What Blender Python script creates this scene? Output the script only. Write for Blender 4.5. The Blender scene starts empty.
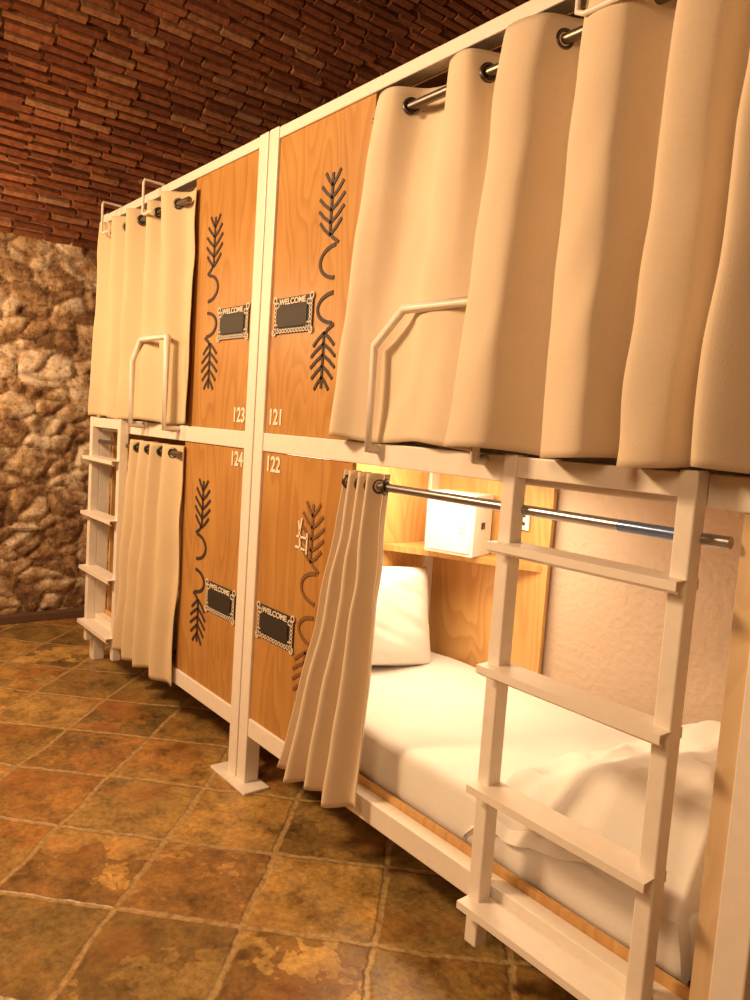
import bpy, bmesh, math, random
from mathutils import Vector, Matrix, noise
random.seed(7)
scene = bpy.context.scene
scene.view_settings.view_transform = 'Standard'
scene.view_settings.look = 'None'
col = scene.collection

# ------------------------------------------------------------------ materials
class NB:
    def __init__(s, name):
        s.m = bpy.data.materials.new(name); s.m.use_nodes = True
        s.t = s.m.node_tree; s.n = s.t.nodes; s.l = s.t.links
        s.b = s.n['Principled BSDF']
    def node(s, typ, ins=None, **kw):
        n = s.n.new(typ)
        for k, v in kw.items(): setattr(n, k, v)
        for k, v in (ins or {}).items():
            if isinstance(v, bpy.types.NodeSocket): s.l.new(v, n.inputs[k])
            else: n.inputs[k].default_value = v
        return n
    def set(s, **kw):
        for k, v in kw.items():
            k = k.replace('_', ' ')
            if isinstance(v, bpy.types.NodeSocket): s.l.new(v, s.b.inputs[k])
            elif k == 'Base Color' and len(v) == 3: s.b.inputs[k].default_value = (*v, 1)
            else: s.b.inputs[k].default_value = v
    def ramp(s, fac, stops, interp='LINEAR'):
        r = s.node('ShaderNodeValToRGB', {'Fac': fac}); cr = r.color_ramp; cr.interpolation = interp
        while len(cr.elements) < len(stops): cr.elements.new(0.5)
        for e, (p, c) in zip(cr.elements, stops):
            e.position = p; e.color = (c[0], c[1], c[2], 1)
        return r.outputs['Color']
    def mix(s, f, a, b, blend='MIX'):
        n = s.node('ShaderNodeMix', data_type='RGBA', blend_type=blend)
        for i, v in ((0, f), (6, a), (7, b)):
            if isinstance(v, bpy.types.NodeSocket): s.l.new(v, n.inputs[i])
            else: n.inputs[i].default_value = v if i == 0 else (v[0], v[1], v[2], 1)
        return n.outputs[2]
    def bump(s, h, strength=0.3, dist=0.01):
        s.set(Normal=s.node('ShaderNodeBump', {'Height': h, 'Strength': strength, 'Distance': dist}).outputs[0])
    def math(s, op, a, b=0.0):
        return s.node('ShaderNodeMath', {0: a, 1: b}, operation=op).outputs[0]

def obj_coord(nb, scale=(1, 1, 1), rot=(0, 0, 0), loc=(0, 0, 0)):
    c = nb.node('ShaderNodeTexCoord').outputs['Object']
    return nb.node('ShaderNodeMapping', {'Vector': c, 'Scale': scale, 'Rotation': rot, 'Location': loc}).outputs[0]

def plain(name, c, rough=0.5, metal=0.0, nscale=30, namt=0.03):
    nb = NB(name)
    n = nb.node('ShaderNodeTexNoise', {'Vector': obj_coord(nb), 'Scale': nscale, 'Detail': 4.0}).outputs[0]
    d = [x * (1 - namt) for x in c]; e = [min(1, x * (1 + namt)) for x in c]
    nb.set(Base_Color=nb.ramp(n, [(0.3, d), (0.7, e)]), Roughness=rough, Metallic=metal)
    return nb.m

def wood(name, dark, light, rough=0.45, vert=True, rings_n=15.0):
    nb = NB(name)
    co = obj_coord(nb, (1, 1, 0.22) if vert else (0.22, 1, 1))
    n0 = nb.node('ShaderNodeTexNoise', {'Vector': co, 'Scale': 2.6, 'Detail': 2.0, 'Distortion': 0.9}).outputs[0]
    rings = nb.math('FRACT', nb.math('MULTIPLY', n0, rings_n))
    rings = nb.math('MULTIPLY', rings, rings)
    rings = nb.math('MULTIPLY', rings, nb.math('SUBTRACT', 1.0, nb.math('POWER', rings, 6.0)))
    co2 = obj_coord(nb, (50, 50, 2.5) if vert else (2.5, 50, 50))
    n1 = nb.node('ShaderNodeTexNoise', {'Vector': co2, 'Scale': 2.0, 'Detail': 3.0}).outputs[0]
    n3 = nb.node('ShaderNodeTexNoise', {'Vector': obj_coord(nb), 'Scale': 2.5, 'Detail': 2.0}).outputs[0]
    f = nb.math('ADD', nb.math('MULTIPLY', rings, 0.50), nb.math('MULTIPLY', n1, 0.4))
    f = nb.math('ADD', f, nb.math('MULTIPLY', nb.math('SUBTRACT', n3, 0.5), 0.8))
    nb.set(Base_Color=nb.ramp(f, [(0.05, light), (0.8, dark)]), Roughness=rough)
    nb.bump(n1, 0.08, 0.002)
    return nb.m

def fabric(name, c, rough=0.9):
    nb = NB(name)
    co = obj_coord(nb)
    n = nb.node('ShaderNodeTexNoise', {'Vector': co, 'Scale': 260.0, 'Detail': 2.0}).outputs[0]
    big = nb.node('ShaderNodeTexNoise', {'Vector': co, 'Scale': 5.0, 'Detail': 3.0}).outputs[0]
    f = nb.math('ADD', nb.math('MULTIPLY', n, 0.5), nb.math('MULTIPLY', big, 0.5))
    nb.set(Base_Color=nb.ramp(f, [(0.3, [x * 0.88 for x in c]), (0.7, c)]), Roughness=rough)
    nb.bump(n, 0.25, 0.002)
    return nb.m

M_white = plain('white_painted_steel', (0.82, 0.745, 0.655), 0.38)
M_panel = wood('varnished_pine_plywood', (0.34, 0.150, 0.036), (0.53, 0.275, 0.082), 0.33)
M_panel_in = wood('light_plywood', (0.48, 0.24, 0.07), (0.70, 0.42, 0.16), 0.5)
M_board = wood('plywood_board', (0.38, 0.19, 0.08), (0.50, 0.27, 0.12), 0.5, vert=False)
M_cream = wood('cream_board', (0.60, 0.42, 0.24), (0.72, 0.54, 0.34), 0.5)
M_curtain = fabric('linen_curtain_cloth', (0.74, 0.60, 0.435))
M_curtain2 = fabric('sand_curtain_cloth', (0.68, 0.535, 0.34))
M_sheet = fabric('white_cotton', (0.84, 0.81, 0.77))
M_steel = plain('brushed_steel', (0.42, 0.42, 0.44), 0.3, 1.0)
M_bronze = plain('dark_rod_metal', (0.20, 0.17, 0.14), 0.4, 1.0)
M_blue = plain('painted_blue_sheen', (0.17, 0.24, 0.42), 0.25, 0.7)  # bluish reflection on the rod, put in as colour
M_grom = plain('dark_nickel', (0.12, 0.10, 0.085), 0.35, 1.0)
M_ink = plain('dark_burnt_line', (0.045, 0.026, 0.022), 0.6)
M_inkf = plain('faded_burnt_line', (0.20, 0.09, 0.032), 0.6)
M_black = plain('chalkboard_black', (0.03, 0.025, 0.022), 0.5)
M_sign = plain('sign_cream', (0.74, 0.64, 0.52), 0.6)
M_num = plain('white_number_paint', (0.85, 0.76, 0.62), 0.6)
M_dark = plain('dark_plastic', (0.05, 0.04, 0.04), 0.4)
M_safe = plain('safe_enamel', (0.80, 0.78, 0.75), 0.35)

nb = NB('cream_plaster')
co = obj_coord(nb)
n1 = nb.node('ShaderNodeTexNoise', {'Vector': co, 'Scale': 38.0, 'Detail': 6.0}).outputs[0]
n2 = nb.node('ShaderNodeTexNoise', {'Vector': co, 'Scale': 2.0, 'Detail': 3.0}).outputs[0]
nb.set(Base_Color=nb.ramp(n2, [(0.3, (0.60, 0.465, 0.355)), (0.7, (0.68, 0.545, 0.43))]), Roughness=0.9)
nb.bump(n1, 0.55, 0.01)
M_plaster = nb.m

# stone wall
nb = NB('rough_stone')
co = obj_coord(nb)
att = nb.node('ShaderNodeAttribute', attribute_name='cell').outputs['Fac']
cre = nb.node('ShaderNodeAttribute', attribute_name='crev').outputs['Fac']
n1 = nb.node('ShaderNodeTexNoise', {'Vector': co, 'Scale': 9.0, 'Detail': 10.0, 'Roughness': 0.75, 'Distortion': 0.2}).outputs[0]
n2 = nb.node('ShaderNodeTexNoise', {'Vector': co, 'Scale': 42.0, 'Detail': 6.0, 'Roughness': 0.7}).outputs[0]
n5 = nb.node('ShaderNodeTexNoise', {'Vector': co, 'Scale': 1.6, 'Detail': 3.0}).outputs[0]
f = nb.math('ADD', nb.math('ADD', n1, nb.math('MULTIPLY', nb.math('SUBTRACT', n5, 0.5), 0.3)), nb.math('MULTIPLY', nb.math('SUBTRACT', att, 0.5), 0.30))
c1 = nb.ramp(f, [(0.34, (0.17, 0.09, 0.045)), (0.44, (0.36, 0.215, 0.105)), (0.54, (0.56, 0.39, 0.22)), (0.66, (0.82, 0.70, 0.54))])
c2 = nb.ramp(n2, [(0.36, (0.35, 0.26, 0.18)), (0.50, (1, 1, 1))])
cc = nb.mix(0.7, c1, c2, 'MULTIPLY')
c3 = nb.ramp(cre, [(0.0, (0.33, 0.24, 0.17)), (0.22, (1, 1, 1))])
nb.set(Base_Color=nb.mix(0.8, cc, c3, 'MULTIPLY'), Roughness=0.95)
nb.bump(n2, 0.7, 0.012)
M_stone = nb.m

# ceiling brick
nb = NB('old_red_brick')
att = nb.node('ShaderNodeAttribute', attribute_name='rnd').outputs['Fac']
co = obj_coord(nb)
n2 = nb.node('ShaderNodeTexNoise', {'Vector': co, 'Scale': 26.0, 'Detail': 7.0, 'Roughness': 0.7}).outputs[0]
n5 = nb.node('ShaderNodeTexNoise', {'Vector': co, 'Scale': 1.5, 'Detail': 4.0}).outputs[0]
c1 = nb.ramp(att, [(0.0, (0.21, 0.065, 0.026)), (0.5, (0.34, 0.115, 0.045)), (0.85, (0.44, 0.18, 0.075)), (1.0, (0.50, 0.28, 0.15))])
c2 = nb.ramp(n2, [(0.3, (0.36, 0.30, 0.26)), (0.6, (1, 1, 1))])
cc = nb.mix(0.8, c1, c2, 'MULTIPLY')
nb.set(Base_Color=nb.mix(0.7, cc, nb.ramp(n5, [(0.35, (0.65, 0.6, 0.55)), (0.65, (1.1, 1.1, 1.1))]), 'MULTIPLY'), Roughness=0.9)
nb.bump(n2, 0.8, 0.012)
M_brick = nb.m
M_mortar = plain('brown_mortar', (0.34, 0.19, 0.11), 0.95, 0, 40, 0.4)

# floor tile
nb = NB('glazed_clay_tile')
T = 0.40
co0 = nb.node('ShaderNodeTexCoord').outputs['Object']
rot = nb.node('ShaderNodeMapping', {'Vector': co0, 'Rotation': (0, 0, -math.pi / 4), 'Location': (0.02, -0.19, 0), 'Scale': (1, 1, 0)}).outputs[0]
def offset_noise(scale, amt, detail=3.0):
    wob = nb.node('ShaderNodeTexNoise', {'Vector': co0, 'Scale': scale, 'Detail': detail}).outputs['Color']
    wv = nb.node('ShaderNodeVectorMath', {0: wob, 1: (0.5, 0.5, 0.5)}, operation='SUBTRACT').outputs[0]
    s_ = nb.node('ShaderNodeVectorMath', {0: wv}, operation='SCALE'); s_.inputs['Scale'].default_value = amt
    return s_.outputs[0]
p = nb.node('ShaderNodeVectorMath', {0: rot, 1: offset_noise(3.0, 0.055)}, operation='ADD').outputs[0]
p = nb.node('ShaderNodeVectorMath', {0: p, 1: offset_noise(22.0, 0.018, 5.0)}, operation='ADD').outputs[0]
sc = nb.node('ShaderNodeVectorMath', {0: p, 1: (1 / T, 1 / T, 0)}, operation='MULTIPLY').outputs[0]
fl = nb.node('ShaderNodeVectorMath', {0: sc}, operation='FLOOR').outputs[0]
fr = nb.node('ShaderNodeVectorMath', {0: sc}, operation='FRACTION').outputs[0]
sx = nb.node('ShaderNodeSeparateXYZ', {0: fr})
def edge(s): return nb.math('SUBTRACT', 0.5, nb.math('ABSOLUTE', nb.math('SUBTRACT', s, 0.5)))
e = nb.math('MINIMUM', edge(sx.outputs[0]), edge(sx.outputs[1]))
tilemask = nb.ramp(e, [(0.014, (0, 0, 0)), (0.036, (1, 1, 1))])
rnd = nb.node('ShaderNodeTexWhiteNoise', {'Vector': fl}, noise_dimensions='3D').outputs['Value']
tcol = nb.ramp(rnd, [(0.0, (0.15, 0.10, 0.035)), (0.17, (0.54, 0.33, 0.10)), (0.33, (0.20, 0.135, 0.045)), (0.5, (0.42, 0.21, 0.06)), (0.67, (0.27, 0.18, 0.06)), (0.83, (0.58, 0.37, 0.12)), (1.0, (0.31, 0.135, 0.045))])
n1 = nb.node('ShaderNodeTexNoise', {'Vector': co0, 'Scale': 7.0, 'Detail': 9.0, 'Roughness': 0.72}).outputs[0]
n4 = nb.node('ShaderNodeTexNoise', {'Vector': co0, 'Scale': 45.0, 'Detail': 5.0, 'Roughness': 0.7}).outputs[0]
mot = nb.ramp(n1, [(0.34, (0.30, 0.26, 0.22)), (0.5, (0.9, 0.86, 0.80)), (0.66, (1.4, 1.3, 1.1))])
tc = nb.mix(0.9, tcol, mot, 'MULTIPLY')
tc = nb.mix(0.55, tc, nb.ramp(n4, [(0.35, (0.40, 0.36, 0.32)), (0.6, (1.1, 1.1, 1.1))]), 'MULTIPLY')
red = nb.node('ShaderNodeTexNoise', {'Vector': co0, 'Scale': 3.1, 'Detail': 5.0}).outputs[0]
rf = nb.ramp(red, [(0.54, (0, 0, 0)), (0.70, (0.5, 0.5, 0.5))])
tc = nb.mix(rf, tc, (0.34, 0.12, 0.035))
gcol = nb.ramp(n4, [(0.35, (0.26, 0.16, 0.06)), (0.6, (0.50, 0.33, 0.14))])
nb.set(Base_Color=nb.mix(tilemask, gcol, tc))
nb.set(Roughness=nb.ramp(n1, [(0.3, (0.26,) * 3), (0.7, (0.46,) * 3)]))
hh = nb.math('ADD', tilemask, nb.math('ADD', nb.math('MULTIPLY', n1, 0.8), nb.math('MULTIPLY', n4, 0.2)))
nb.bump(hh, 0.6, 0.008)
M_tile = nb.m

nb = NB('warm_led')
nb.set(Emission_Color=(1, 0.80, 0.52, 1), Emission_Strength=9.0, Base_Color=(1, 0.9, 0.8, 1))
M_led = nb.m

# ------------------------------------------------------------------ helpers
def empty(name, loc):
    o = bpy.data.objects.new(name, None); o.location = loc; o.empty_display_size = 0.1
    col.objects.link(o); return o

def add(name, me, mat, parent=None, smooth=False):
    o = bpy.data.objects.new(name, me); col.objects.link(o)
    if mat: me.materials.append(mat)
    if smooth:
        for p in me.polygons: p.use_smooth = True
    if parent:
        o.parent = parent; o.matrix_parent_inverse = Matrix.Translation(parent.location).inverted()
    return o

def mesh_from(bm, name):
    bmesh.ops.recalc_face_normals(bm, faces=bm.faces)
    me = bpy.data.meshes.new(name); bm.to_mesh(me); bm.free(); return me

def bm_box(bm, x0, x1, y0, y1, z0, z1, mtx=None):
    r = bmesh.ops.create_cube(bm, size=1)['verts']
    for v in r:
        v.co = Vector(((x0 + x1) / 2 + v.co.x * (x1 - x0), (y0 + y1) / 2 + v.co.y * (y1 - y0), (z0 + z1) / 2 + v.co.z * (z1 - z0)))
        if mtx: v.co = mtx @ v.co
    return r

def box(name, x0, x1, y0, y1, z0, z1, mat, parent=None, bevel=0.003):
    if x0 > x1: x0, x1 = x1, x0
    bm = bmesh.new(); bm_box(bm, x0, x1, y0, y1, z0, z1)
    o = add(name, mesh_from(bm, name), mat, parent)
    if bevel:
        b = o.modifiers.new('bevel', 'BEVEL'); b.width = bevel; b.segments = 2
    return o

def tube(name, pts, r, mat, parent=None, square=False):
    cu = bpy.data.curves.new(name, 'CURVE'); cu.dimensions = '3D'
    s = cu.splines.new('POLY'); s.points.add(len(pts) - 1)
    for q, pt in zip(s.points, pts): q.co = (*pt, 1)
    cu.bevel_depth = r; cu.bevel_resolution = 0 if square else 4; cu.use_fill_caps = True
    tmp = bpy.data.objects.new('tmp', cu); col.objects.link(tmp)
    dg = bpy.context.evaluated_depsgraph_get()
    me = bpy.data.meshes.new_from_object(tmp.evaluated_get(dg)); me.name = name
    bpy.data.objects.remove(tmp); bpy.data.curves.remove(cu)
    me.materials.clear()
    return add(name, me, mat, parent, smooth=not square)

def text_mesh(name, body, size, x, z, y, mat, parent, squash=0.85, bold=0.0):
    cu = bpy.data.curves.new(name, 'FONT'); cu.body = body; cu.size = size; cu.extrude = 0.001; cu.offset = bold
    cu.align_x = 'CENTER'; cu.align_y = 'CENTER'
    tmp = bpy.data.objects.new('tmp', cu); col.objects.link(tmp)
    dg = bpy.context.evaluated_depsgraph_get()
    me = bpy.data.meshes.new_from_object(tmp.evaluated_get(dg)); me.name = name
    bpy.data.objects.remove(tmp)
    me.transform(Matrix.Translation((x, y, z)) @ Matrix.Rotation(math.pi / 2, 4, 'X') @ Matrix.Diagonal((squash, 1, 1, 1)))
    me.materials.clear()
    return add(name, me, mat, parent)

def catmull(ks, n):
    out = []
    P = [ks[0]] + list(ks) + [ks[-1]]
    for i in range(1, len(P) - 2):
        for j in range(n):
            t = j / n
            out.append(tuple(0.5 * (2 * P[i][k] + (-P[i-1][k] + P[i+1][k]) * t + (2*P[i-1][k] - 5*P[i][k] + 4*P[i+1][k] - P[i+2][k]) * t*t
                       + (-P[i-1][k] + 3*P[i][k] - 3*P[i+1][k] + P[i+2][k]) * t**3) for k in range(len(P[0]))))
    out.append(tuple(ks[-1])); return out

def curtain(name, top, bot, ztop, zbot, mat, rod_z, rod_x0, rod_x1, rod_y=0.0, seed=0, power=0.8, hem_amp=0.008, sheen_span=None, rodmat=None):
    par = empty(name, ((top[0][0] + top[-1][0]) / 2, rod_y, zbot))
    a, b = catmull(top, 12), catmull(bot, 12)
    rows = 60
    bm = bmesh.new(); g = []
    for r in range(rows + 1):
        t = r / rows; w = t ** power; row = []
        for i, (pa, pb) in enumerate(zip(a, b)):
            x = pa[0] * (1 - w) + pb[0] * w; y = pa[1] * (1 - w) + pb[1] * w
            nz = noise.noise(Vector((x * 3.5, seed * 7.3, t * 2.2))) * 0.026 * t + noise.noise(Vector((x * 9 + t * 3, seed, t * 5))) * 0.014 * min(1, t * 4)
            zb = zbot + hem_amp * math.sin(i * 0.11 + seed)
            z = ztop * (1 - t) + zb * t
            row.append(bm.verts.new((x + nz * 0.5, y + nz * 0.6, z)))
        g.append(row)
    for r in range(rows):
        for i in range(len(a) - 1):
            bm.faces.new((g[r][i], g[r][i+1], g[r+1][i+1], g[r+1][i]))
    o = add('cloth', mesh_from(bm, name + '_cloth'), mat, par, True)
    s = o.modifiers.new('thick', 'SOLIDIFY'); s.thickness = 0.004
    tube('rod', [(rod_x0, rod_y, rod_z), (rod_x1, rod_y, rod_z)], 0.0135, rodmat or M_steel, par)
    if sheen_span: tube('rod_sheen', [(sheen_span[0], rod_y, rod_z), (sheen_span[1], rod_y, rod_z)], 0.0142, M_blue, par)  # thin added sleeve, its blue painting a reflection on the bare rod
    bm = bmesh.new()
    for i in range(len(a) - 1):
        if (a[i][1] - rod_y) * (a[i+1][1] - rod_y) <= 0 and i > 1:
            d = Vector((a[i+1][0] - a[i][0], a[i+1][1] - a[i][1], 0))
            if d.length < 1e-6: continue
            d.normalize(); nrm = Vector((-d.y, d.x, 0))
            q = nrm.to_track_quat('Z', 'Y').to_matrix().to_4x4()
            M = Matrix.Translation((a[i][0], rod_y, rod_z)) @ q
            R, rr = 0.021, 0.0060; vs = []
            for k in range(24):
                ring = []
                for j in range(8):
                    A = 2*math.pi*k/24; B = 2*math.pi*j/8
                    ring.append(bm.verts.new(M @ Vector(((R + rr*math.cos(B))*math.cos(A), (R + rr*math.cos(B))*math.sin(A), rr*math.sin(B)))))
                vs.append(ring)
            for k in range(24):
                for j in range(8):
                    bm.faces.new((vs[k][j], vs[(k+1) % 24][j], vs[(k+1) % 24][(j+1) % 8], vs[k][(j+1) % 8]))
    add('grommets', mesh_from(bm, name + '_grommets'), M_grom, par, True)
    return par

# ------------------------------------------------------------------ room shell
XL, XR, YF, YB = -5.56, 2.0, -4.0, 2.2
bm = bmesh.new(); bm_box(bm, XL - 0.2, XR + 0.2, YF - 0.2, YB + 0.2, -0.1, 0)
add('floor', mesh_from(bm, 'floor'), M_tile)

bm = bmesh.new()
lc = bm.verts.layers.float.new('cell'); lv = bm.verts.layers.float.new('crev')
NZ = 190; g = []
ys = [YF + (-1.3 - YF) * i / 60 for i in range(60)] + [-1.3 + (YB + 1.3) * i / 210 for i in range(211)]
for y in ys:
    row = []
    for j in range(NZ + 1):
        z = 3.2 * j / NZ
        p = Vector((0.0, y, z))
        q = Vector((0.0, y * 5.5 + noise.noise(p * 5) * 0.6, z * 9.0 + noise.noise(p * 5 + Vector((9, 0, 0))) * 0.6))
        dist, pts = noise.voronoi(q)
        cr = min(1.0, (dist[1] - dist[0]) * 1.6)
        cell = (math.sin(pts[0].y * 12.9 + pts[0].z * 78.2) * 437.5) % 1.0
        d = (0.020 + 0.020 * cell) * min(cr * 2.2, 1) + noise.noise(p * 13) * 0.010 + noise.noise(p * 30) * 0.007 + noise.noise(p * 1.6) * 0.05
        v = bm.verts.new((XL + d - 0.02, y, z))
        v[lc] = cell; v[lv] = cr
        row.append(v)
    g.append(row)
for i in range(len(ys) - 1):
    for j in range(NZ):
        bm.faces.new((g[i][j], g[i+1][j], g[i+1][j+1], g[i][j+1]))
add('wall_left', mesh_from(bm, 'wall_left'), M_stone, None, True)
box('baseboard_left', XL - 0.02, XL + 0.065, YF, YB, 0, 0.055, plain('dark_base', (0.13, 0.07, 0.035), 0.8), None, 0.004)
box('wall_right', XR, XR + 0.15, YF, YB, 0, 3.4, M_plaster, None, 0)
box('wall_front', XL, XR, YF - 0.15, YF, 0, 4.2, M_plaster, None, 0)
box('wall_rear', XL, XR, YB, YB + 0.15, 0, 4.2, M_mortar, None, 0)
box('wall_back', -4.60, XR, 1.02, 1.14, 0, 2.60, M_plaster, None, 0)

# vaulted brick ceiling
CX, HS, RISE, SPR = -1.78, 3.78, 1.3, 2.66
R = (HS * HS + RISE * RISE) / (2 * RISE); CZ = SPR + RISE - R
amax = math.asin(HS / R)
ceil = empty('ceiling', (CX, -1, SPR + RISE))
bm = bmesh.new(); prev = None
for i in range(61):
    A = -amax * 1.04 + 2.08 * amax * i / 60
    pts = [bm.verts.new((CX + (R + 0.004) * math.sin(A), y, CZ + (R + 0.004) * math.cos(A))) for y in (YF - 0.1, YB + 0.1)]
    if prev: bm.faces.new((prev[0], prev[1], pts[1], pts[0]))
    prev = pts
add('mortar_shell', mesh_from(bm, 'mortar_shell'), M_mortar, ceil, True)
bm = bmesh.new(); lay = bm.faces.layers.float.new('rnd')
pitch = 0.062; n = int(2 * amax * R / pitch)
for c in range(n):
    A0 = -amax + (c + 0.5) * pitch / R
    y = YF + random.uniform(-0.28, 0)
    while y < YB:
        L = random.uniform(0.18, 0.26); hh = 0.0185 + random.uniform(-0.003, 0.004)
        rr = R - random.uniform(0.0, 0.018)
        A = A0 + 0.014 * noise.noise(Vector((c * 0.02, y * 0.8, 0))) + random.uniform(-.0006, .0006)
        M = Matrix.Translation((CX + rr * math.sin(A), y + L / 2, CZ + rr * math.cos(A))) @ Matrix.Rotation(A + random.uniform(-.08, .08), 4, 'Y') @ Matrix.Rotation(random.uniform(-.03, .03), 4, 'Z')
        nf = len(bm.faces)
        bm_box(bm, -hh, hh, -L / 2 + 0.009, L / 2 - 0.009, -0.020, 0.020, M)
        bm.faces.ensure_lookup_table()
        rv = random.random()
        for f in bm.faces[nf:]: f[lay] = rv
        y += L
add('bricks', mesh_from(bm, 'bricks'), M_brick, ceil)

# ------------------------------------------------------------------ bunks
AX = -2.69
def ribbon(bm, pts, w, y=-0.0035):
    n = len(pts); L = []
    for i in range(n):
        a = Vector(pts[max(0, i-1)]); b = Vector(pts[min(n-1, i+1)]); d = (b - a).normalized(); nn = Vector((-d.y, d.x))
        ww = w / 2
        p = Vector(pts[i])
        L.append([bm.verts.new((q.x, yy, q.y)) for q, yy in ((p + nn * ww, y), (p - nn * ww, y), (p - nn * ww, y + 0.003), (p + nn * ww, y + 0.003))])
    for i in range(n - 1):
        for k in range(4): bm.faces.new((L[i][k], L[i][(k+1) % 4], L[i+1][(k+1) % 4], L[i+1][k]))
    bm.faces.new(L[0]); bm.faces.new(L[-1][::-1])

def twig(bm, cx, z0, z1, sgn):
    H = z0 - z1
    def P(u, v): return (cx + sgn * u, z0 - H * v)
    ribbon(bm, [P(0.0, 0.0), P(0, 0.3), P(0.0, 0.56), P(0.02, 0.61), P(0.055, 0.66)], 0.013)
    for k in range(5):
        v0 = 0.10 + 0.115 * k
        w = (0.045, 0.065, 0.075, 0.075, 0.065)[k]
        for q in (-1, 1):
            ribbon(bm, [P(q * w, v0 - 0.115), P(q * w * 0.55, v0 - 0.045), P(0, v0 + 0.02)], 0.012)
    arc = [(0.05 - 0.10 * math.sin(q), 0.83 - 0.155 * math.cos(q)) for q in [math.pi * (0.03 + i * 0.94 / 16) for i in range(17)]]
    ribbon(bm, [P(u, v) for u, v in arc], 0.014, -0.0036)

def bunk(name, s):
    """s=+1 : unit to the right of the shared post pair, -1: mirrored unit"""
    W = 2.03 if s > 0 else 1.80
    par = empty(name, (AX + s * W / 2, 0.5, 0))
    X = lambda t: AX + s * t
    D = 1.0
    for nm, t0 in (('post_front_inner', 0.004), ('post_front_end', W)):
        box(nm, X(t0), X(t0 + 0.07), -0.012, 0.055, 0.0, 2.65, M_white, par, 0.004)
    for nm, t0 in (('post_rear_inner', 0.004), ('post_rear_end', W)):
        box(nm, X(t0), X(t0 + 0.07), D - 0.07, D - 0.004, 0.0, 2.65, M_white, par, 0.004)
    box('foot_plate', X(0.0), X(0.15), -0.055, 0.065, 0, 0.012, M_white, par)
    for nm, z0, z1 in (('rail_top', 2.605, 2.648), ('rail_middle', 1.40, 1.473), ('rail_bottom', 0.215, 0.292)):
        box(nm, X(0.074), X(W), -0.008, 0.045, z0, z1, M_white, par, 0.004)
        box(nm + '_end', X(W + .005), X(W + 0.065), 0.055, D - 0.07, z0, z1, M_white, par, 0.004)
    box('front_panel_upper', X(0.074), X(0.66), 0.0, 0.018, 1.474, 2.604, M_panel, par, 0.001)
    box('front_panel_lower', X(0.074), X(0.66), 0.0, 0.018, 0.293, 1.398, M_panel, par, 0.001)
    box('wood_board_top', X(0.074), X(W), 0.046, D, 2.60, 2.618, M_board, par, 0)
    box('platform_upper', X(0.074), X(W), 0.046, D, 1.41, 1.43, M_board, par, 0)
    box('platform_lower', X(0.074), X(W), 0.046, D, 0.25, 0.275, M_board, par, 0)
    box('wood_lip_lower', X(0.66), X(W), 0.046, 0.062, 0.275, 0.312, M_panel_in, par, 0.001)
    box('end_panel_inner', X(0.040), X(0.055), 0.06, D - 0.075, 0.28, 2.6, M_panel_in, par, 0)
    if s > 0:
        box('end_panel_outer', X(W - 0.045), X(W - 0.002), 0.0, D - 0.075, 0.293, 1.399, M_cream, par, 0.002)
        box('end_panel_outer_upper', X(W - 0.045), X(W - 0.002), 0.046, D - 0.075, 1.432, 2.6, M_cream, par, 0.002)
    else:
        box('end_panel_outer', X(W - 0.022), X(W - 0.002), 0.06, D - 0.075, 0.28, 2.6, M_panel_in, par, 0)
    box('back_wood_panel', X(0.06), X(0.76), D - 0.02, D, 0.28, 1.33, M_panel_in, par, 0.001)
    gx = (0.80, 0.80, 0.93, 1.27, 1.27) if s > 0 else (1.14, 1.14, 1.04, 0.72, 0.72)
    gy = -0.05 if s > 0 else -0.085
    tube('guard_rail', [(X(gx[0]), 0.0, 1.455), (X(gx[0]), gy, 1.455), (X(gx[0]), gy, 1.78), (X(gx[2]), gy, 1.885), (X(gx[3]), gy, 1.885), (X(gx[4]), gy, 1.455), (X(gx[4]), 0.0, 1.455)], 0.017, M_white, par, True)
    for x in ((-1.16,) if s > 0 else (-3.72, -4.30)):
        tube('wire_hook', [(x, 0.0, 2.655), (x, -0.10, 2.655), (x, -0.105, 2.64), (x, -0.105, 2.495), (x + 0.02, -0.105, 2.485), (x + (0.34 if s > 0 else 0.12), -0.105, 2.485)], 0.0065, M_white, par)
    for z, m, nm in ((0, M_ink, 'branch_motif_upper'), (-1.17, M_inkf if s > 0 else M_ink, 'branch_motif_lower')):
        bm = bmesh.new()
        twig(bm, X(0.445), 2.40 + z, 2.03 + z, s)
        twig(bm, X(0.445), 1.65 + z, 1.99 + z, s)
        add(nm, mesh_from(bm, nm), m, par)
    nums = ('121', '122') if s > 0 else ('123', '124')
    for nm, b, z in (('number_upper', nums[0], 1.535), ('number_lower', nums[1], 1.350)):
        text_mesh(nm, b, 0.085, X(0.148), z, -0.002, M_num, par, 0.85, 0.002)
    return par
bunk('bunk_bed', 1)
bunk('bunk_bed', -1)

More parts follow.
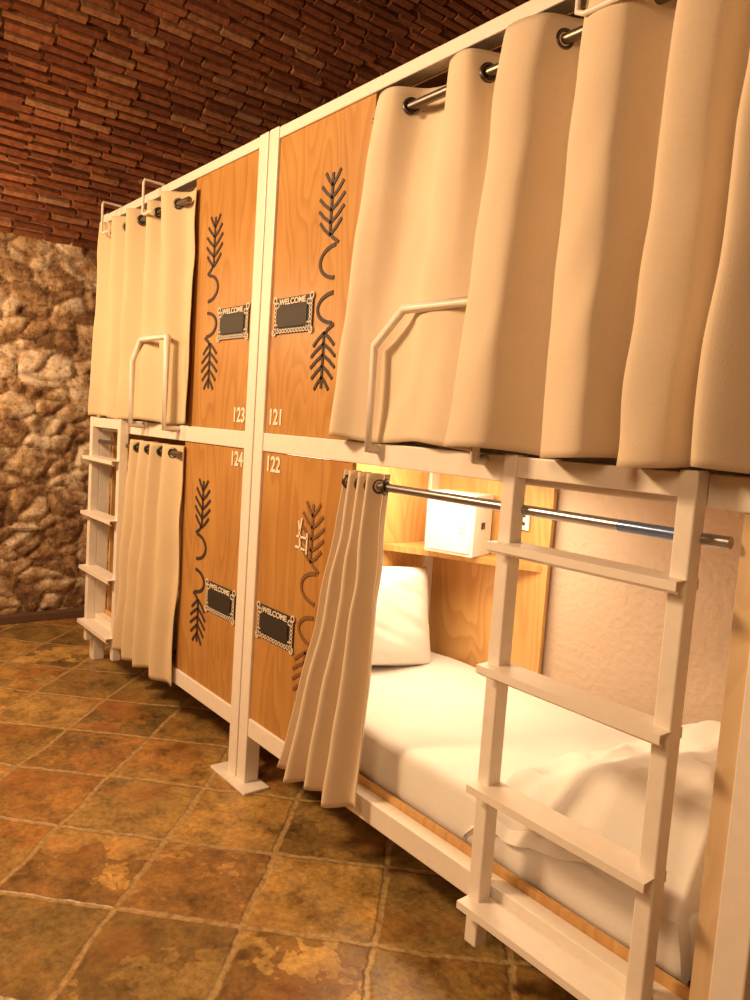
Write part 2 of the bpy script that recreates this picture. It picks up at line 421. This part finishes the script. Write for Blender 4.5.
def welcome_sign(cx, cz, w=0.27, h=0.135):
    par = empty('welcome_sign', (cx, -0.003, cz))
    box('plate', cx - w/2, cx + w/2, -0.006, -0.001, cz - h/2, cz + h/2, M_black, par, 0.001)
    bm = bmesh.new()
    def ring(x, z, r):
        M = Matrix.Translation((x, -0.0075, z)); vs = []
        for k in range(12):
            A = 2*math.pi*k/12
            vs.append([bm.verts.new(M @ Vector((q*math.cos(A), 0, q*math.sin(A)))) for q in (r, r * 0.62)])
        for k in range(12):
            bm.faces.new((vs[k][0], vs[(k+1) % 12][0], vs[(k+1) % 12][1], vs[k][1]))
    nx = 13
    for i in range(nx):
        x = cx - w/2 + 0.012 + (w - 0.024) * i / (nx - 1)
        ring(x, cz - h/2 + 0.010, 0.009)
    for i in range(1, 7):
        z = cz - h/2 + 0.011 + (h - 0.022) * i / 7
        ring(cx - w/2 + 0.012, z, 0.009); ring(cx + w/2 - 0.012, z, 0.009)
    for sx_ in (-1, 1):
        for sz_ in (-1, 1):
            ring(cx + sx_ * (w/2 - 0.028), cz + sz_ * (h/2 - 0.026), 0.012)
            ring(cx + sx_ * (w/2 - 0.008), cz + sz_ * (h/2 - 0.006), 0.014)
    o = add('scroll_border', mesh_from(bm, 'scroll'), M_sign, par)
    so = o.modifiers.new('s', 'SOLIDIFY'); so.thickness = 0.002
    box('inner_board', cx - w/2 + 0.035, cx + w/2 - 0.035, -0.010, -0.006, cz - h/2 + 0.024, cz + h/2 - 0.034, M_black, par, 0.001)
    text_mesh('lettering', 'WELCOME', 0.030, cx, cz + h/2 - 0.017, -0.009, M_sign, par, 1.25, 0.0008)
for t, z in ((0.235, 1.925), (0.23, 0.72)):
    for s in (1, -1): welcome_sign(AX + s * t, z)

bm = bmesh.new()
for (x0, z0, x1, z1) in ((-2.33, 1.16, -2.31, 1.05), (-2.34, 1.10, -2.27, 1.10), (-2.27, 1.12, -2.27, 1.04), (-2.345, 1.06, -2.28, 1.055), (-2.31, 1.17, -2.32, 1.12)):
    ribbon(bm, [(x0, z0), (x1, z1)], 0.008, -0.0065)
add('chalk_mark', mesh_from(bm, 'chalk_mark'), M_num)

# ------------------------------------------------------------------ ladders
def ladder(x0, x1):
    par = empty('ladder', ((x0 + x1) / 2, -0.06, 0.13))
    for nm, x in (('rail_1', x0), ('rail_2', x1)):
        box(nm, x - 0.021, x + 0.021, -0.060, -0.012, 0.13, 1.478, M_white, par, 0.004)
    box('top_bar', x0 + 0.021, x1 - 0.021, -0.055, -0.012, 1.42, 1.473, M_white, par, 0.003)
    for i, z in enumerate((1.248, 0.920, 0.590, 0.260)):
        bm = bmesh.new()
        prof = [(-0.010, z - 0.024), (-0.010, z), (-0.100, z), (-0.100, z - 0.018), (-0.088, z - 0.026)]
        vs = [[bm.verts.new((x, y, zz)) for y, zz in prof] for x in (x0 - 0.0205, x1 + 0.0205)]
        for k in range(len(prof) - 1):
            bm.faces.new((vs[0][k], vs[0][k+1], vs[1][k+1], vs[1][k]))
        o = add('tread_%d' % (i + 1), mesh_from(bm, 'tread'), M_white, par)
        so = o.modifiers.new('s', 'SOLIDIFY'); so.thickness = 0.004; so.offset = 0
ladder(-1.285, -0.80)
ladder(-4.51, -4.06)

# ------------------------------------------------------------------ curtains
top = [(-1.99, -.02), (-1.93, -.06), (-1.86, -.06), (-1.79, .02), (-1.70, .03), (-1.63, -.055), (-1.54, -.07), (-1.485, .02), (-1.43, .01), (-1.40, -.08), (-1.29, -.07), (-1.235, .02), (-1.18, .01), (-1.15, -.08), (-1.05, -.08), (-.99, .02), (-.93, .0), (-.91, -.075), (-.83, -.06), (-.79, .015), (-.74, -.07), (-.67, -.02)]
bot = [(-2.09, -.05), (-2.05, -.085), (-1.98, -.04), (-1.90, -.018), (-1.78, -.018), (-1.70, -.028), (-1.60, -.03), (-1.49, -.015), (-1.425, -.03), (-1.435, -.14), (-1.31, -.16), (-1.25, -.06), (-1.17, -.02), (-1.14, -.14), (-1.01, -.16), (-.98, -.03), (-.93, -.02), (-.92, -.15), (-.82, -.12), (-.79, -.02), (-.74, -.16), (-.62, -.06)]
curtain('curtain', top, bot, 2.555, 1.482, M_curtain, 2.50, -2.0, -0.67, -0.02, 1, 0.7, rodmat=M_bronze)

def wavy(x0, x1, n, amp, y, seed, j=.3, first=None):
    rd = random.Random(seed); out = []
    for i in range(n + 1):
        out.append((x0 + (x1 - x0) * i / n + (rd.uniform(-j, j) * abs(x1 - x0) / n if 0 < i < n else 0), y + (amp if i % 2 else -amp) * rd.uniform(0.6, 1.2)))
    if first is not None: out[0] = (out[0][0], first)
    return out
curtain('curtain', wavy(-3.30, -4.34, 10, 0.050, -0.050, 3, .3, -.02), wavy(-3.28, -4.52, 10, 0.028, -0.036, 5, .42, -.03), 2.555, 1.480, M_curtain2, 2.50, -3.32, -4.48, -0.045, 2, rodmat=M_bronze)
tt = [(-2.035, -.03), (-2.0, .02), (-1.975, -.05), (-1.95, .02), (-1.925, -.05), (-1.90, .02), (-1.88, -.05), (-1.855, .02), (-1.83, -.02)]
bb = [(-2.235, -.10), (-2.17, -.04), (-2.13, -.13), (-2.07, -.04), (-2.03, -.12), (-1.97, -.03), (-1.93, -.11), (-1.87, -.03), (-1.82, -.05)]
curtain('curtain', tt, bb, 1.375, 0.260, M_curtain, 1.335, -2.04, -0.72, -0.012, 3, 1.25, 0.012, sheen_span=(-0.98, -0.80))
curtain('curtain', wavy(-3.33, -4.02, 9, 0.040, -0.020, 12, .3, -.02), wavy(-3.32, -4.05, 9, 0.036, -0.062, 13, .4, -.03), 1.375, 0.215, M_curtain2, 1.335, -3.36, -4.48, -0.015, 4, rodmat=M_bronze)

# ------------------------------------------------------------------ bedding
def mattress(x0, x1, z0, z1, nm='mattress'):
    bm = bmesh.new()
    y0, y1 = 0.075, 0.965
    bm_box(bm, x0, x1, y0, y1, z0, z1)
    bmesh.ops.bevel(bm, geom=list(bm.edges), offset=0.045, segments=5, affect='EDGES', profile=0.5)
    bmesh.ops.subdivide_edges(bm, edges=[e for e in bm.edges if e.calc_length() > 0.12], cuts=22, use_grid_fill=True)
    for v in bm.verts:
        if v.co.z > z0 + 0.02:
            v.co += Vector((0, 1, 1)) * noise.noise(Vector((v.co.x * 5, v.co.y * 7, v.co.z * 3))) * 0.008
    return add(nm, mesh_from(bm, nm), M_sheet, None, True)
mattress(-2.625, -0.745, 0.276, 0.475)
mattress(-4.46, -2.76, 0.276, 0.475)
mattress(-2.625, -0.745, 1.431, 1.57)
mattress(-4.46, -2.76, 1.431, 1.57)

def pillow(loc, rot, w, h, th):
    bm = bmesh.new(); N = 40; g = {}
    for side in (1, -1):
        for i in range(N + 1):
            for j in range(N + 1):
                u = i / N * 2 - 1; v = j / N * 2 - 1
                edge_ = (max(0, 1 - u**4) * max(0, 1 - v**4)) ** 0.6
                pinch = 1 - 0.12 * (1 - abs(u * v)) * (abs(u)**3 + abs(v)**3) * 0.5
                if side == -1 and (i in (0, N) or j in (0, N)):
                    g[side, i, j] = g[1, i, j]; continue
                zz = side * edge_ * th / 2 * (1 + 0.30 * noise.noise(Vector((u * 1.6, v * 1.6, side))) + 0.08 * noise.noise(Vector((u * 3 + v * 5, v * 2, side * 4))))
                g[side, i, j] = bm.verts.new((u * w / 2 * pinch, v * h / 2 * pinch, zz))
        for i in range(N):
            for j in range(N):
                bm.faces.new((g[side, i, j], g[side, i+1, j], g[side, i+1, j+1], g[side, i, j+1]))
    o = add('pillow', mesh_from(bm, 'pillow'), M_sheet, None, True)
    o.location = loc; o.rotation_euler = rot
pillow((-2.49, 0.52, 0.705), (math.radians(72), math.radians(6), math.radians(86)), 0.64, 0.46, 0.18)

# soft duvet
bm = bmesh.new(); NX, NYY = 120, 90; g = []
for i in range(NX + 1):
    row = []
    for j in range(NYY + 1):
        u = i / NX; v = j / NYY
        x = -1.36 + 0.61 * u + (0.20 * (v - 0.5) + 0.04 * noise.noise(Vector((v * 3, 0, 5)))) * (1 - u)
        y = 0.045 + 0.90 * v
        p = Vector((x * 3, y * 3, 0.3))
        hgt = 0.05 + 0.13 * min(1, u * 1.6) ** 0.8 + 0.06 * noise.noise(p) + 0.045 * (0.5 - abs(noise.noise(Vector((x * 6 + y * 3, y * 2.5, 1))))) + 0.008 * noise.noise(p * 5)
        ed = min(1, u / 0.07, (1 - u) / 0.04, (1 - v) / 0.06)
        hgt *= max(0, ed) ** 0.5
        z = 0.472 + hgt
        if v < 0.16:
            q = (0.16 - v) / 0.16
            z -= (0.17 + 0.06 * min(1, u * 3)) * q ** 1.3; y = 0.060 + (y - 0.045) * 0.92 + 0.012 * math.sin(q * math.pi / 2) * (1 - min(1, u * 12))
        row.append(bm.verts.new((x, y, z)))
    g.append(row)
for i in range(NX):
    for j in range(NYY):
        bm.faces.new((g[i][j], g[i+1][j], g[i+1][j+1], g[i][j+1]))
add('duvet', mesh_from(bm, 'duvet'), M_sheet, None, True)

# shelf + safe + outlet
bm = bmesh.new()
poly = [(-2.63, 0.977), (-2.63, 0.66), (-2.45, 0.76), (-1.96, 0.977)]
lo = [bm.verts.new((x, y, 0.965)) for x, y in poly]; hi = [bm.verts.new((x, y, 0.993)) for x, y in poly]
bm.faces.new(lo); bm.faces.new(hi)
for i in range(4): bm.faces.new((lo[i], lo[(i+1) % 4], hi[(i+1) % 4], hi[i]))
add('corner_shelf', mesh_from(bm, 'corner_shelf'), M_panel_in)
par = empty('safe_box', (-2.36, 0.86, 0.994))
Ms = Matrix.Translation((-2.335, 0.850, 0.994)) @ Matrix.Rotation(math.radians(16), 4, 'Z')
def sbox(nm, a, mat, bev=0.004):
    bm = bmesh.new(); bm_box(bm, *a, Ms); o = add(nm, mesh_from(bm, nm), mat, par)
    b = o.modifiers.new('b', 'BEVEL'); b.width = bev; b.segments = 2
sbox('body', (-0.12, 0.12, -0.085, 0.085, 0, 0.27), M_safe)
sbox('door', (-0.105, 0.105, -0.091, -0.0855, 0.015, 0.255), M_safe, 0.002)
sbox('keypad', (0.05, 0.085, -0.094, -0.0915, 0.10, 0.15), plain('keypad_grey', (0.62, 0.60, 0.56)), 0.001)
sbox('knob', (0.121, 0.126, -0.02, 0.01, 0.12, 0.15), M_dark, 0.002)
par = empty('power_outlet', (-2.07, 0.975, 1.17))
box('plate', -2.11, -2.04, 0.970, 0.9785, 1.13, 1.22, M_safe, par, 0.002)
box('socket_1', -2.09, -2.06, 0.967, 0.9695, 1.185, 1.20, M_dark, par, 0.001)
box('socket_2', -2.09, -2.06, 0.967, 0.9695, 1.15, 1.165, M_dark, par, 0.001)

par = empty('led_strip_light', (-2.60, 0.5, 1.38))
box('strip_end', -2.632, -2.612, 0.12, 0.90, 1.375, 1.395, M_led, par, 0)

# ------------------------------------------------------------------ lights
def area(name, loc, target, sx_, sy_, power, colr):
    l = bpy.data.lights.new(name, 'AREA'); l.shape = 'RECTANGLE'; l.size = sx_; l.size_y = sy_; l.energy = power; l.color = colr
    o = bpy.data.objects.new(name, l); col.objects.link(o); o.location = loc
    o.rotation_euler = (Vector(target) - Vector(loc)).to_track_quat('-Z', 'Y').to_euler()
def point(name, loc, power, colr, r=0.06):
    l = bpy.data.lights.new(name, 'POINT'); l.energy = power; l.color = colr; l.shadow_soft_size = r
    o = bpy.data.objects.new(name, l); col.objects.link(o); o.location = loc
W = (1.0, 0.66, 0.36)
area('ceiling_lamp', (-3.0, -2.2, 2.9), (-1.5, 0, 1.4), 0.45, 0.45, 94, W)
area('ceiling_lamp', (-0.2, -3.0, 2.6), (-1.6, 0, 1.0), 0.8, 0.8, 32, W)
area('wall_washer', (-4.6, -1.5, 2.3), (-5.5, 0.1, 1.5), 0.4, 0.4, 32, (1.0, 0.63, 0.33))
area('ceiling_lamp', (-3.5, -2.1, 3.1), (-3.4, -1.7, 0), 0.5, 0.5, 30, W)
point('uplight', (-4.6, -1.7, 2.2), 13, (1.0, 0.59, 0.30), 0.12)
area('berth_fill', (-2.15, 0.55, 1.395), (-2.15, 0.551, 0), 0.75, 0.4, 15, (1.0, 0.76, 0.48))  # unseen area light added to spread the LED glow through the berth

w = bpy.data.worlds.new('world'); scene.world = w; w.use_nodes = True
w.node_tree.nodes['Background'].inputs[0].default_value = (1.0, 0.75, 0.5, 1); w.node_tree.nodes['Background'].inputs[1].default_value = 0.1

# ------------------------------------------------------------------ camera
cam = bpy.data.cameras.new('camera'); co_ = bpy.data.objects.new('camera', cam); col.objects.link(co_)
cam.sensor_fit = 'VERTICAL'; cam.sensor_height = 36; cam.lens = 27.0; cam.clip_start = 0.02
f = Vector((-.771, .630, -.0947)).normalized()
r = Vector((.627, .777, .0675)); r = (r - f * r.dot(f)).normalized()
u = r.cross(f)
M = Matrix((r, u, -f)).transposed().to_4x4(); M.translation = (0, -1.55, 1.52)
co_.matrix_world = M
scene.camera = co_
